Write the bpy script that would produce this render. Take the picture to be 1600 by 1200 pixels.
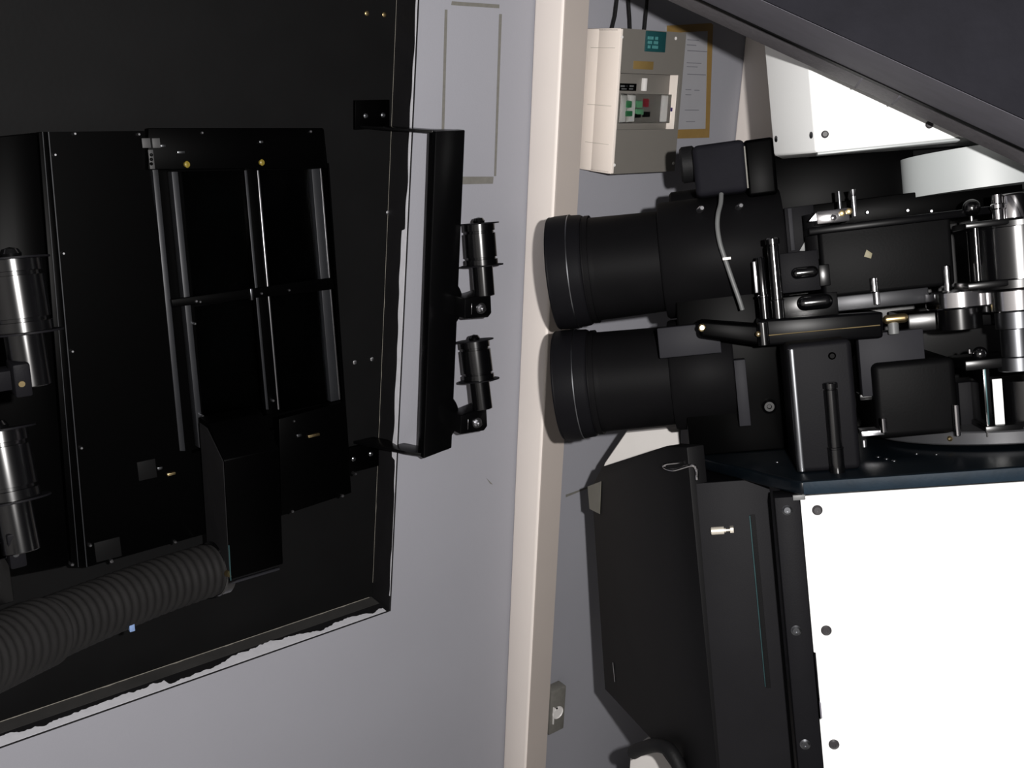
import bpy, bmesh, math, random
import numpy as np
from mathutils import Vector, Matrix, noise
random.seed(7)
for o in list(bpy.data.objects): bpy.data.objects.remove(o)
SC = bpy.context.scene; COL = SC.collection

# ---------------------------------------------------------------- camera, world, flash, exposure
FPX = 1545.0                       # focal length in pixels of a 1600-wide frame
EYE = Vector((0, 0, 1.85))
_X = np.array([2008, -419, 1545.]); _X /= np.linalg.norm(_X)
_v = np.array([-187, 4800, 1545.]); _v /= np.linalg.norm(_v)
_v -= _X*(_v@_X); _v /= np.linalg.norm(_v)
_fl = np.array([1, -1, -1.])
_Xc, _Zc = _X*_fl, -_v*_fl
CR = np.stack([_Xc, np.cross(_Zc, _Xc), _Zc])          # camera axes -> room axes
cam = bpy.data.cameras.new('camera'); cam.sensor_width = 36; cam.lens = 36*FPX/1600
cam.clip_start = 0.02
camo = bpy.data.objects.new('camera', cam); COL.objects.link(camo); SC.camera = camo
CM = Matrix([list(r) for r in CR])
camo.matrix_world = Matrix.Translation(EYE) @ CM.to_4x4()
w = bpy.data.worlds.new('World'); SC.world = w; w.use_nodes = True
w.node_tree.nodes['Background'].inputs[0].default_value = (.8, .85, 1, 1)
w.node_tree.nodes['Background'].inputs[1].default_value = .004
fl = bpy.data.lights.new('camera_flash', 'POINT'); fl.shadow_soft_size = .012
fl.energy = 158; fl.color = (1, .97, .95)
flo = bpy.data.objects.new('camera_flash', fl); COL.objects.link(flo)
flo.matrix_world = camo.matrix_world @ Matrix.Translation((.12, .04, .01))
SC.view_settings.view_transform = 'Standard'; SC.view_settings.look = 'None'
SC.view_settings.gamma = 1; SC.view_settings.use_curve_mapping = False
SC.view_settings.exposure = 0.0

# ---------------------------------------------------------------- frames: a place's own axes
class Frame:
    def __init__(s, o, M): s.o = np.array(o, float); s.M = np.array(M, float)   # rows = axes in room coords (eye = 0)
    def at(s, px, py, y):          # where the sight line through a photo point meets the plane y = const
        d = s.M @ (CR @ np.array([(px-800)/FPX, -(py-600)/FPX, -1.])); o = s.M @ (-s.o)
        k = (y-o[1])/d[1]; q = o+d*k; return q[0], q[2], k
    def atx(s, px, py, x):
        d = s.M @ (CR @ np.array([(px-800)/FPX, -(py-600)/FPX, -1.])); o = s.M @ (-s.o)
        k = (x-o[0])/d[0]; q = o+d*k; return q[1], q[2], k
    def atz(s, px, py, z):
        d = s.M @ (CR @ np.array([(px-800)/FPX, -(py-600)/FPX, -1.])); o = s.M @ (-s.o)
        k = (z-o[2])/d[2]; q = o+d*k; return q[0], q[1], k
    def mat(s, b):
        m = Matrix([list(r) for r in s.M.T]).to_4x4()
        t = Vector(s.o)+EYE
        return Matrix.Translation(t) @ m @ Matrix.Translation(b)
def ray(px, py): return CR @ np.array([(px-800)/FPX, -(py-600)/FPX, -1.])
ROOM = Frame((0, 0, 0), np.eye(3))
ps, tl = math.atan2(.652, .735), math.radians(10.7)
_p = np.array([-math.sin(ps)*math.cos(tl), math.cos(ps)*math.cos(tl), -math.sin(tl)])
_y = np.array([math.cos(ps), math.sin(ps), 0]); _x = -_p
_z = np.cross(_x, _y); ro = math.radians(11.5)
_y, _z = _y*math.cos(ro)-_z*math.sin(ro), _z*math.cos(ro)+_y*math.sin(ro)
PROJ = Frame(1.75*ray(930, 425), [_x, _y, _z])
tp = math.radians(6.2)
PORT = Frame((0, 1.60, -.118), [[1, 0, 0], [0, math.cos(tp), -math.sin(tp)], [0, math.sin(tp), math.cos(tp)]])

# ---------------------------------------------------------------- materials
def mat(name, col, rough=.5, metal=0, noise_amt=0, scale=30, bump=0, bscale=200, spec=.5, trans=0, coat=0, col2=None):
    m = bpy.data.materials.new(name); m.use_nodes = True
    nt = m.node_tree; b = nt.nodes['Principled BSDF']
    c = (*col, 1)
    b.inputs['Base Color'].default_value = c; b.inputs['Roughness'].default_value = rough
    b.inputs['Metallic'].default_value = metal; b.inputs['Specular IOR Level'].default_value = spec
    b.inputs['Transmission Weight'].default_value = trans; b.inputs['Coat Weight'].default_value = coat
    tc = nt.nodes.new('ShaderNodeTexCoord')
    n = nt.nodes.new('ShaderNodeTexNoise'); n.inputs['Scale'].default_value = scale; n.inputs['Detail'].default_value = 5
    nt.links.new(tc.outputs['Object'], n.inputs['Vector'])
    mx = nt.nodes.new('ShaderNodeMix'); mx.data_type = 'RGBA'
    mx.inputs[6].default_value = (*[v*(1-noise_amt) for v in col], 1)
    mx.inputs[7].default_value = (*(col2 or [min(1, v*(1+noise_amt)) for v in col]), 1)
    nt.links.new(n.outputs['Fac'], mx.inputs[0]); nt.links.new(mx.outputs[2], b.inputs['Base Color'])
    if bump:
        n2 = nt.nodes.new('ShaderNodeTexNoise'); n2.inputs['Scale'].default_value = bscale; n2.inputs['Detail'].default_value = 3
        nt.links.new(tc.outputs['Object'], n2.inputs['Vector'])
        bp = nt.nodes.new('ShaderNodeBump'); bp.inputs['Strength'].default_value = bump; bp.inputs['Distance'].default_value = .002
        nt.links.new(n2.outputs['Fac'], bp.inputs['Height']); nt.links.new(bp.outputs['Normal'], b.inputs['Normal'])
    return m
M = {}
M['wall'] = mat('wall_paint', (.285, .287, .318), .75, noise_amt=.06, scale=3, bump=.15, bscale=260)
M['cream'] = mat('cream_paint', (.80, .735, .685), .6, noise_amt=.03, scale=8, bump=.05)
M['room'] = mat('room_paint', (.45, .44, .43), .8, noise_amt=.08, scale=4)
M['floor'] = mat('floor_vinyl', (.42, .41, .40), .6, noise_amt=.2, scale=12)
M['board'] = mat('black_board', (.0048, .0048, .0050), 0.6, noise_amt=.25, scale=9, bump=.1, bscale=120, spec=0.06)
M['lining'] = mat('black_lining', (.0075, .0072, .008), .6, noise_amt=.35, scale=14, bump=.3, bscale=60, spec=0.2)
M['port'] = mat('gloss_black_metal', (.0003, .0003, .00035), 0.4, noise_amt=.2, spec=0.03)
M['rail'] = mat('grey_rail_metal', (.02, .021, .024), 0.45, metal=.4, noise_amt=.2, scale=20)
M['black'] = mat('black_anodised', (.0036, .0035, .0039), 0.55, noise_amt=.2, scale=20, bump=.08, bscale=500, spec=0.045)
M['satin'] = mat('satin_black_paint', (.0012, .0012, .0014), 0.27, noise_amt=.15, spec=0.32)
M['gloss'] = mat('gloss_black_enamel', (.0012, .0012, .0014), 0.16, noise_amt=.1, spec=1.0)
M['dark'] = mat('dark_grey_metal', (.0045, .0044, .0054), 0.55, noise_amt=.15, scale=18, bump=.08, bscale=400, spec=0.06)
M['housing'] = mat('housing_black', (.0036, .0035, .0039), .55, noise_amt=.2, scale=20, bump=.08, bscale=500, spec=.1)
M['door'] = mat('door_black', (.0088, .0086, .0098), .55, noise_amt=.2, scale=10, bump=.08, bscale=500, spec=.06)
M['ceiling'] = mat('dark_ceiling', (.03, .03, .032), .9, noise_amt=.1)
M['beige'] = mat('cream_paint_shaded', (.40, .355, .325), .6, noise_amt=.04, scale=8)  # darkened pillar cream: shade of the front face is in this colour
M['slate'] = mat('slate_panel', (.0072, .0071, .0095), 0.7, noise_amt=.35, scale=16, bump=.25, bscale=90, spec=0.06)
M['strip'] = mat('grey_edge_strip', (.16, .155, .18), 0.7, noise_amt=.15, scale=30, spec=0.1)
M['tube'] = mat('rubber_trim', (.085, .080, .086), 0.55, noise_amt=.3, scale=120, bump=.3, bscale=300, spec=0.2)
M['rubber'] = mat('black_rubber', (.006, .006, .0065), 0.6, noise_amt=.2, scale=40, bump=.2, bscale=300, spec=0.15)
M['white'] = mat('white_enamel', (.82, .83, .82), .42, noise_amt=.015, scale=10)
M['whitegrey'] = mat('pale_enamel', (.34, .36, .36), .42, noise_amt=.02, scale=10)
M['deck'] = mat('deck_blue_black', (.0018, .0032, .0048), 0.3, noise_amt=.3, scale=40, bump=.1, spec=0.25)
M['steel'] = mat('brushed_steel', (.52, .52, .54), .3, metal=1, noise_amt=.1, scale=60)
M['chrome'] = mat('chrome', (.62, .61, .62), 0.13, metal=1, noise_amt=.04)
M['darksteel'] = mat('dark_steel', (.16, .165, .175), .32, metal=1, noise_amt=.12, scale=30)
M['screwdark'] = mat('dark_screw', (.03, .028, .03), .35, noise_amt=.1, spec=.5)
M['midgrey'] = mat('mid_grey_plate', (.016, .016, .019), .55, noise_amt=.12, spec=.1)
M['plate'] = mat('grey_plate', (.018, .0185, .021), 0.4, metal=.5, noise_amt=.1)
M['brass'] = mat('brass', (.62, .48, .25), .3, metal=1, noise_amt=.1)
M['palemetal'] = mat('pale_nickel', (.75, .70, .60), .35, metal=.6, noise_amt=.08)
M['dimlabel'] = mat('dim_label', (.035, .035, .036), .6, noise_amt=.1)
M['sillband'] = mat('grey_black_paint', (.032, .031, .030), .6, noise_amt=.4, scale=18)
M['wornline'] = mat('worn_plaster_line', (.30, .28, .24), .8, noise_amt=.3, scale=60)
M['blackflat'] = mat('smooth_black', (.0015, .0015, .0018), .3, noise_amt=.1, spec=.05)
M['chip'] = mat('paint_chip', (.17, .15, .09), .6, noise_amt=.2)
M['darkroom'] = mat('dark_room_paint', (.06, .06, .065), .8, noise_amt=.08)
M['casting'] = mat('cast_black_paint', (.0021, .0021, .0023), .5, noise_amt=.35, scale=24, bump=.06, bscale=300, spec=.05)
M['spool'] = mat('spool_black', (.0014, .0014, .0017), .2, noise_amt=.1, spec=.55)
M['bandsteel'] = mat('band_steel', (.055, .056, .06), .42, metal=.4, noise_amt=.15)
M['deckedge'] = mat('navy_edge_paint', (.008, .0155, .024), .5, noise_amt=.3, scale=60, bump=.1, spec=.1)
M['yellow'] = mat('yellow_cap', (.2, .15, .02), .45, noise_amt=.05)
M['paint'] = mat('white_paint_scrape', (.62, .62, .66), .7, noise_amt=.12, scale=80)
M['tapemark'] = mat('tape_residue', (.15, .145, .13), .7, noise_amt=.25, scale=90)
M['paper'] = mat('paper', (.31, .31, .33), .8, noise_amt=.06, scale=20)
M['ink'] = mat('print_ink', (.16, .16, .18), .8, noise_amt=.2)
M['ochre'] = mat('ochre_tape', (.24, .15, .045), .6, noise_amt=.15, scale=60)
M['sticker'] = mat('ochre_sticker', (.19, .125, .04), .6, noise_amt=.1, scale=60)
M['boxside'] = mat('box_plastic', (.86, .78, .71), .5, noise_amt=.02)
M['boxshade'] = mat('box_plastic_shaded', (.155, .145, .13), .5, noise_amt=.04)  # box plastic darkened: shade on the wall-parallel faces is in this colour
M['boxin'] = mat('box_inner_plastic', (.5, .47, .42), .5, noise_amt=.04)
M['green'] = mat('green_toggle', (.01, .16, .05), .4, noise_amt=.1)
M['lightgreen'] = mat('pale_green_toggle', (.10, .30, .15), .4, noise_amt=.1)
M['red'] = mat('red_toggle', (.22, .01, .02), .4, noise_amt=.1)
M['violet'] = mat('violet_lever', (.03, .015, .09), .4, noise_amt=.1)
M['badge'] = mat('teal_badge', (.008, .055, .06), .45, noise_amt=.08)
M['badgetext'] = mat('badge_lettering', (.06, .22, .22), .5, noise_amt=.3, scale=400)
M['offwhite'] = mat('off_white_plastic', (.74, .72, .70), .4, noise_amt=.03)
M['cable'] = mat('grey_cable_sheath', (.10, .103, .103), .5, noise_amt=.1)
M['hose'] = mat('hose_rubber', (.014, .0135, .0135), 0.65, noise_amt=.3, scale=25, bump=.2, bscale=200, spec=0.08)
M['tealedge'] = mat('teal_edge', (.03, .07, .075), .35, metal=.5, noise_amt=.3)
M['cardboard'] = mat('pale_board', (.52, .50, .48), .7, noise_amt=.04)
M['hazard'] = mat('yellow_edge_tape', (.45, .36, .08), .6, noise_amt=.1)
M['film'] = mat('clear_tape', (.13, .125, .10), .4, noise_amt=.2, scale=40)
M['blue'] = mat('blue_tag', (.16, .24, .42), .5, noise_amt=.3, scale=200)
def glass(name, tint, rough=.02, ior=1.5):
    m = mat(name, tint, rough, trans=1, spec=.5); m.node_tree.nodes['Principled BSDF'].inputs['IOR'].default_value = ior; return m
M['glass'] = glass('port_glass', (.7, .75, .75), .02, 1.1); M['clear'] = glass('clear_plastic', (.92, .93, .93), .08, 1.3)

# ---------------------------------------------------------------- mesh builder
def V(*a): return Vector(a)
class MB:
    def __init__(s): s.bm = bmesh.new()
    def _bev(s, geom, bev, seg):
        if bev > 0:
            ed = list({e for v in geom for e in v.link_edges})
            bmesh.ops.bevel(s.bm, geom=ed, offset=bev, segments=seg, affect='EDGES', profile=.5, clamp_overlap=True)
    def box(s, x0, x1, y0, y1, z0, z1, bev=.0015, seg=2):
        x0, x1 = sorted((x0, x1)); y0, y1 = sorted((y0, y1)); z0, z1 = sorted((z0, z1))
        m = Matrix.Translation(((x0+x1)/2, (y0+y1)/2, (z0+z1)/2)) @ Matrix.Diagonal((x1-x0, y1-y0, z1-z0, 1))
        r = bmesh.ops.create_cube(s.bm, size=1, matrix=m)
        s._bev(r['verts'], min(bev, .3*min(x1-x0, y1-y0, z1-z0)), seg); return s
    def prism(s, pts, ax, lo, hi, bev=.0015, seg=2, pts2=None):
        """outline pts in the two other axes (in x,y,z order), extruded along axis ax"""
        def mk(p, h):
            q = list(p); q.insert(ax, h); return s.bm.verts.new(q)
        a = [mk(p, lo) for p in pts]; b = [mk(p, hi) for p in (pts2 or pts)]
        n = len(a); fs = [s.bm.faces.new(a), s.bm.faces.new(b[::-1])]
        for i in range(n): fs.append(s.bm.faces.new((a[i], a[(i+1) % n], b[(i+1) % n], b[i])))
        bmesh.ops.recalc_face_normals(s.bm, faces=fs)
        s._bev(a+b, bev, seg); return s
    def ring(s, outer, inner, ax, lo, hi):
        """a plate with a hole: two outlines with equal point counts"""
        def mk(p, h):
            q = list(p); q.insert(ax, h); return s.bm.verts.new(q)
        oa, ob, ia, ib = [[mk(p, h) for p in P] for P, h in ((outer, lo), (outer, hi), (inner, lo), (inner, hi))]
        n = len(outer); fs = []
        for i in range(n):
            j = (i+1) % n
            for q in ((oa[i], oa[j], ia[j], ia[i]), (ob[i], ob[j], ib[j], ib[i]), (oa[i], oa[j], ob[j], ob[i]), (ia[i], ia[j], ib[j], ib[i])):
                fs.append(s.bm.faces.new(q))
        bmesh.ops.recalc_face_normals(s.bm, faces=fs); return s
    def lathe(s, p, d, prof, n=32):
        """prof = [(distance along d, radius)]"""
        d = Vector(d).normalized(); p = Vector(p)
        a = d.orthogonal().normalized(); b = d.cross(a); rings = []
        for t, r in prof:
            c = p+d*t
            if r < 1e-6: rings.append([s.bm.verts.new(c)])
            else: rings.append([s.bm.verts.new(c+(a*math.cos(k*2*math.pi/n)+b*math.sin(k*2*math.pi/n))*r) for k in range(n)])
        fs = []
        for A, B in zip(rings, rings[1:]):
            for k in range(n):
                l = (k+1) % n
                if len(A) == 1 and len(B) == 1: continue
                if len(A) == 1: fs.append(s.bm.faces.new((A[0], B[k], B[l])))
                elif len(B) == 1: fs.append(s.bm.faces.new((A[k], A[l], B[0])))
                else: fs.append(s.bm.faces.new((A[k], A[l], B[l], B[k])))
        for R_ in (rings[0], rings[-1]):
            if len(R_) > 1: fs.append(s.bm.faces.new(R_))
        bmesh.ops.recalc_face_normals(s.bm, faces=fs); return s
    def cyl(s, p0, p1, r, r1=None, n=28, bev=0):
        p0, p1 = Vector(p0), Vector(p1); L = (p1-p0).length; r1 = r if r1 is None else r1
        if bev: pr = [(0, r-bev), (bev, r), (L-bev, r1), (L, r1-bev)]
        else: pr = [(0, r), (L, r1)]
        return s.lathe(p0, p1-p0, pr, n)
    def ball(s, c, r, n=24):
        k = n//2
        return s.lathe(Vector(c)-V(0, 0, r), (0, 0, 1), [(r-r*math.cos(i*math.pi/k), r*math.sin(i*math.pi/k)) for i in range(k+1)], n)
    def tube(s, pts, r, n=12):
        pts = [Vector(p) for p in pts]; rs = r if isinstance(r, (list, tuple)) else [r]*len(pts)
        up = None; rings = []
        for i, p in enumerate(pts):
            d = (pts[min(i+1, len(pts)-1)]-pts[max(i-1, 0)]).normalized()
            up = d.orthogonal().normalized() if up is None else (up-d*up.dot(d)).normalized()
            b = d.cross(up)
            rings.append([s.bm.verts.new(p+(up*math.cos(k*2*math.pi/n)+b*math.sin(k*2*math.pi/n))*rs[i]) for k in range(n)])
        fs = []
        for A, B in zip(rings, rings[1:]):
            for k in range(n): fs.append(s.bm.faces.new((A[k], A[(k+1) % n], B[(k+1) % n], B[k])))
        fs += [s.bm.faces.new(rings[0]), s.bm.faces.new(rings[-1])]
        bmesh.ops.recalc_face_normals(s.bm, faces=fs); return s
    def build(s, name, m, parent=None, frame=ROOM):
        bm = s.bm
        if isinstance(parent, Part):
            if parent.o is None:
                o = s.build(parent.name, m, PROJECTOR); parent.o = o
                if parent.label: o['label'] = parent.label
                return o
            parent = parent.o
        elif parent and parent.parent and parent.parent.parent: parent = parent.parent
        b = BASE[parent.name][1] if parent else V(0, 0, 0)
        for v in bm.verts: v.co -= b
        bm.normal_update()
        for f_ in bm.faces: f_.smooth = True
        for e in bm.edges:
            e.smooth = len(e.link_faces) == 2 and e.calc_face_angle(0) < .62
        me = bpy.data.meshes.new(name); bm.to_mesh(me); bm.free()
        me.materials.append(M[m] if isinstance(m, str) else m)
        o = bpy.data.objects.new(name, me); COL.objects.link(o)
        if parent: o.parent = parent; BASE[o.name] = BASE[parent.name]
        else: o.matrix_world = frame.mat(V(0, 0, 0)); BASE[o.name] = (frame, V(0, 0, 0))
        return o
    def solo(s, name, m, frame, label, cat, group=None, base=None):
        """a thing that is one mesh"""
        c = Vector(base) if base else sum((v.co for v in s.bm.verts), V(0, 0, 0))/len(s.bm.verts)
        for v in s.bm.verts: v.co -= c
        o = s.build(name, m, None, frame); o.matrix_world = frame.mat(c); BASE[o.name] = (frame, c)
        return tag(o, label, cat, group)
BASE = {}
class Part:
    '''a part of the projector: its first mesh becomes the part, later ones its sub-parts'''
    def __init__(s, name, label=None): s.name, s.label, s.o = name, label, None
def tag(o, label, cat, group=None):
    o['label'] = label; o['category'] = cat
    if group: o['group'] = group
    return o
def thing(name, label, cat, frame, base, group=None):
    o = bpy.data.objects.new(name, None); COL.objects.link(o); o.empty_display_size = .05
    o.matrix_world = frame.mat(Vector(base)); BASE[o.name] = (frame, Vector(base))
    return tag(o, label, cat, group)
def struct(name, mb, m):
    o = mb.build(name, m); o['kind'] = 'structure'; return o
def P2(fr, pts, y): return [fr.at(a, b, y)[:2] for a, b in pts]       # photo outline -> (x, z) on plane y

# ================================================================ the room
YW = 1.55; YB = 1.617
wall = MB()
nich = [(-.75, .55), (1.043, .55), (.962, -1.087), (-.75, -1.087)]
out = [(-1.6, 1.05), (3.0, 1.05), (3.0, -1.85), (-1.6, -1.85)]
wall.ring(out, nich, 1, YW, YB)
struct('wall_front', wall, 'wall')
struct('wall_niche', MB().box(-1.6, 3.0, YB, YB+.06, -1.85, 1.05, 0), 'board')
struct('wall_left', MB().box(-1.68, -1.6, -2.2, YB+.06, -1.85, 1.05, 0), 'room')
struct('wall_right', MB().box(3.0, 3.08, -2.2, YB+.06, -1.85, 1.05, 0), 'darkroom')
struct('wall_back', MB().box(-1.68, 3.08, -2.28, -2.2, -1.85, 1.05, 0), 'darkroom')
struct('floor', MB().box(-1.68, 3.08, -2.28, YB+.06, -1.93, -1.85, 0), 'floor')
struct('ceiling', MB().box(-1.68, 3.08, -2.28, YB+.06, 1.05, 1.13, 0), 'ceiling')
# lining of the niche: a jamb on the right, a sill below
JT = .004
struct('trim_1', MB().prism([(1.043-JT, .55), (1.043, .55), (.962, -1.087), (.962-JT, -1.087)], 1, YW-.002, YB-.001, .0008, 1), 'lining')
struct('trim_2', MB().box(-.75, .962-JT, YW-.002, YB-.001, -1.087, -1.087+JT, .0008, 1), 'lining')
# ragged white paint along the sill's outer edge and the jamb's outer edge
def ragged(name, f, n, mk, up=(0, 0, 1)):
    mb = MB(); top = [mk(i/n, f(i/n)) for i in range(n+1)]; bot = [mk(i/n, 0) for i in range(n+1)]
    up = Vector(up)*.0005
    L = [[mb.bm.verts.new(Vector(p)+k) for p in q] for k in (up*0, up) for q in (bot, top)]
    f_ = []
    for i in range(n):
        for A, B in ((0, 1), (1, 3), (3, 2), (2, 0)): f_.append(mb.bm.faces.new((L[A][i], L[A][i+1], L[B][i+1], L[B][i])))
    for i in (0, n): f_.append(mb.bm.faces.new((L[0][i], L[1][i], L[3][i], L[2][i])))
    bmesh.ops.recalc_face_normals(mb.bm, faces=f_)
    return mb
def fs(t):
    x = -.05+t*1.0
    a = .012+.016*noise.noise(V(x*5.2, 3.1, 0))+.010*noise.noise(V(x*19, 1, 4))+.007*noise.noise(V(x*60, 1, 4))+.004*noise.noise(V(x*160, 1, 4))
    if .58 < x < .80: a += .016*math.sin((x-.58)/.22*math.pi)
    if .2 < x < .5: a += .012
    return max(.0012, min(.05, a))
struct('trim_3', ragged('sill_scrape', fs, 320, lambda t, a: (-.05+t*1.0, YW-.0026+a, -1.087+JT+.0007)), 'paint')
def fj(t):
    z = -1.05+t*1.25
    a = .004+.012*noise.noise(V(z*4+2, 7.1, 0))+.006*noise.noise(V(z*17, 2, 4))
    if -.75 < z < -.3: a += .010
    return max(.0004, a)
def jx(z): return 1.043-(.55-z)/1.637*.081
struct('trim_4', ragged('jamb_scrape', fj, 320, lambda t, a: (jx(-1.05+t*1.25)-JT-.0005, YW-.0026+a, -1.05+t*1.25), (-1, 0, 0)), 'paint')
struct('trim_7', MB().box(-.75, .955, YB-.034, YB-.0012, -1.087+JT, -1.087+JT+.0004, 0), 'sillband')
struct('trim_8', ragged('jamb_line', lambda t: .00012+max(0, .006*noise.noise(V(t*26, 3, 2))-.0018), 300, lambda t, a: (jx(-1.05+t*1.25)-JT-.0006, YB-.0016-a, -1.05+t*1.25), (-1, 0, 0)), 'wornline')
# bright worn line at the inner corner of the sill
def fl_(t): return .0012+max(0, .003*noise.noise(V(t*40, 0, 9)))
struct('trim_5', ragged('sill_line', fl_, 300, lambda t, a: (-.05+t*1.0, YB-.0015-a, -1.087+JT+.0007)), 'wornline')
# pillars: cream, standing in front of the wall
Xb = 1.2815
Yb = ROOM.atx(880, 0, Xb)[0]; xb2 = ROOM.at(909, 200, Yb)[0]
struct('column_1_shaded_face', MB().box(Xb+.003, xb2-.001, Yb-.0025, Yb-.0001, -1.85, 1.05, .0008, 1), 'beige')  # thin added plate, its darker colour paints the shade on the pillar's front
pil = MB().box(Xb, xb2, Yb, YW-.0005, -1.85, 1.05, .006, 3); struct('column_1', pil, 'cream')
x2 = ROOM.at(1154, 150, YW)[0]
struct('column_2', MB().box(x2, x2+.1, YW-.11, YW-.0005, -1.85, 1.05, .006, 3), 'cream')

# paint chips, bolt heads and holes on the niche board
def mark(px, py, w, h, m, label, y=YB):
    x, z, s = ROOM.at(px, py, y)
    MB().box(x-w/2*s/FPX, x+w/2*s/FPX, y-.0012, y-.0001, z-h/2*s/FPX, z+h/2*s/FPX, .0004, 1).solo('paint_chip' if 'chip' in label else 'screw', m, ROOM, label, 'mark' if 'chip' in label else 'screw', None)
for px, py, lab in ((573, 21, 'pale screw head near the top of the black niche board, left of a pair'), (600, 23, 'pale screw head near the top of the black niche board, right of a pair'),
                    (554, 566, 'bright screw head midway down the black niche board, left of a pair'), (581, 561, 'bright screw head midway down the black niche board, right of a pair'),
                    (606, 332, 'single small bright screw head on the black board behind the bracket bar')):
    x, z, s = ROOM.at(px, py, YB)
    MB().lathe((x, YB-.0001, z), (0, -1, 0), [(0, .0045), (.0015, .0042), (.0025, .002), (.0025, 0)], 16).solo('screw', 'brass' if py < 100 else 'steel', ROOM, lab, 'screw')

# tape residue on the grey wall: an oblong outline
def tape(pts, lab):
    MB().prism(P2(ROOM, pts, YW-.0002), 1, YW-.0008, YW-.0001, 0).solo('tape_strip', 'tapemark', ROOM, lab, 'tape', 'tape residue outline on the grey wall')
tape([(706, 2), (780, 7), (780, 13), (705, 8)], 'upper horizontal strip of grey tape residue outlining an oblong on the wall')
tape([(695, 15), (699, 15), (694, 203), (690, 203)], 'left vertical strip of grey tape residue above the wall bracket')
tape([(780, 22), (784, 22), (775, 275), (772, 275)], 'right vertical strip of grey tape residue nearest the cream pillar')
tape([(722, 276), (771, 276), (770, 287), (722, 288)], 'short lower strip of grey tape residue behind the wall bracket')

for pts, lab in (([(760, 747), (763, 750), (770, 757), (766, 756)], 'small dark scuff on the grey wall below the bracket'),
                 ([(884, 773), (918, 761), (918, 763), (884, 777)], 'faint grey scuff line on the wall left of the black housing')):
    MB().prism(P2(ROOM, pts, YW-.0002), 1, YW-.0006, YW-.0001, 0).solo('wall_scuff', 'tapemark', ROOM, lab, 'scuff')
# ================================================================ breaker box beyond the pillar
xl = ROOM.at(908, 150, YW)[0]; yf = ROOM.atx(963, 150, xl)[0]
def bz(py): return ROOM.at(1000, py, yf)[1]
zt, zb_ = bz(46), bz(270); xr = ROOM.at(1064, 150, yf)[0]
bb = thing('breaker_box', 'cream electrical breaker box with open window mounted on the wall beyond the pillar', 'breaker box', ROOM, (xl, YW, zb_))
wx0, wz1, _ = ROOM.at(968, 114, yf); wx1 = xr-.003; wz0 = ROOM.at(968, 203, yf)[1]
case = MB()
case.box(xl, xr, YW-.001, YW-.045, zb_, zt, .004)
case.box(xl, xl+.008, yf-.0004, YW-.04, zb_, zt, .003)
o_ = [(xl+.0012, zt), (xr, zt), (xr, zb_), (xl+.0012, zb_)]; i_ = [(wx0, wz1), (wx1-.004, wz1), (wx1-.004, wz0), (wx0, wz0)]
MB().ring(o_, i_, 1, yf, yf+.006).build('front_cover', 'boxshade', bb)  # shade on the front is painted by the darker colour
MB().box(wx1-.004, wx1-.002, yf+.0065, yf+.0275, wz0, wz1, .0003, 1).build('window_reveal', 'boxside', bb)
case.box(xr-.006, xr, yf+.0065, YW-.04, zb_, zt, .002)
case.box(xl, xr, yf+.0065, YW-.04, zt-.006, zt, .002); case.box(xl, xr, yf+.0065, YW-.04, zb_, zb_+.006, .002)
case.build('case', 'boxside', bb)
yd = yf+.028
MB().box(max(wx0-.01, xl+.009), xr-.007, yd, yd+.004, wz0-.02, wz1+.02, .0005).build('inner_panel', 'boxshade', bb)
for py in (75, 165, 225):
    z = ROOM.atx(940, py, xl)[1]; MB().box(xl-.0006, xl+.001, yf+.012, YW-.02, z, z+.0010, .0002, 1).build('knockout_line', 'boxin', bb)
def bbx(px0, py0, px1, py1, y, d, name, m, bev=.0006, parent=bb):
    a = ROOM.at(px0, py0, y); b = ROOM.at(px1, py1, y)
    return MB().box(a[0], b[0], y-d, y+.0005, b[1], a[1], bev).build(name, m, parent)
rowb = bbx(970, 148, 1044, 190, yd, .006, 'breaker_row', 'boxshade')
wl = bbx(968, 130, 992, 142, yd, .004, 'warning_label', 'port')
for a_, b_ in ((970, 976), (978, 981), (984, 990)): bbx(a_, 133, b_, 136, yd-.0042, .0005, 'lettering', 'plate' if a_ == 978 else 'cable', .0001, wl)
for a_, b_ in ((971, 979), (983, 989)): bbx(a_, 138, b_, 140, yd-.0042, .0005, 'lettering', 'cable', .0001, wl)
for k, px in enumerate((972, 985, 1034)):
    bbx(px-2, 150, px+3, 189, yd-.006, .006, 'breaker_module', 'offwhite')
for (a, b, c, d, m) in ((976, 158, 983, 168, 'green'), (975, 173, 984, 181, 'green'), (992, 158, 999, 168, 'lightgreen'), (991, 170, 1001, 179, 'lightgreen'), (1005, 155, 1009, 167, 'red'), (1004, 174, 1011, 182, 'port'), (990, 177, 997, 183, 'port'), (1046, 168, 1053, 174, 'violet')):
    bbx(a, b, c, d, yd-.006, .008, 'toggle', m, .001)
bbx(1003, 122, 1006, 142, yd, .008, 'clear_tab', 'offwhite')
g0 = ROOM.at(969, 146, yd-.016); g1 = ROOM.at(1045, 192, yd-.016)
MB().box(g0[0], g1[0], yd-.018, yd-.0165, g1[1], g0[1], .0004).build('clear_cover', 'clear', bb)
bbx(990, 95, 1020, 109, yf, .0008, 'ochre_sticker', 'sticker', .0002)
bdg = bbx(1009, 48, 1037, 82, yf, .004, 'badge', 'badge', .0008)
for k, py in enumerate((59, 66, 73)):
    a = ROOM.at(1012, py, yf-.004)
    tmb = MB()
    for q in range(7):
        if (q+k) % 5 == 4: continue
        x = a[0]+q*.0043; tmb.box(x, x+.0034, yf-.0046, yf-.0038, a[1]-.003, a[1]+.003, .0002, 1)
    tmb.build('lettering', 'badgetext', bdg)
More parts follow.
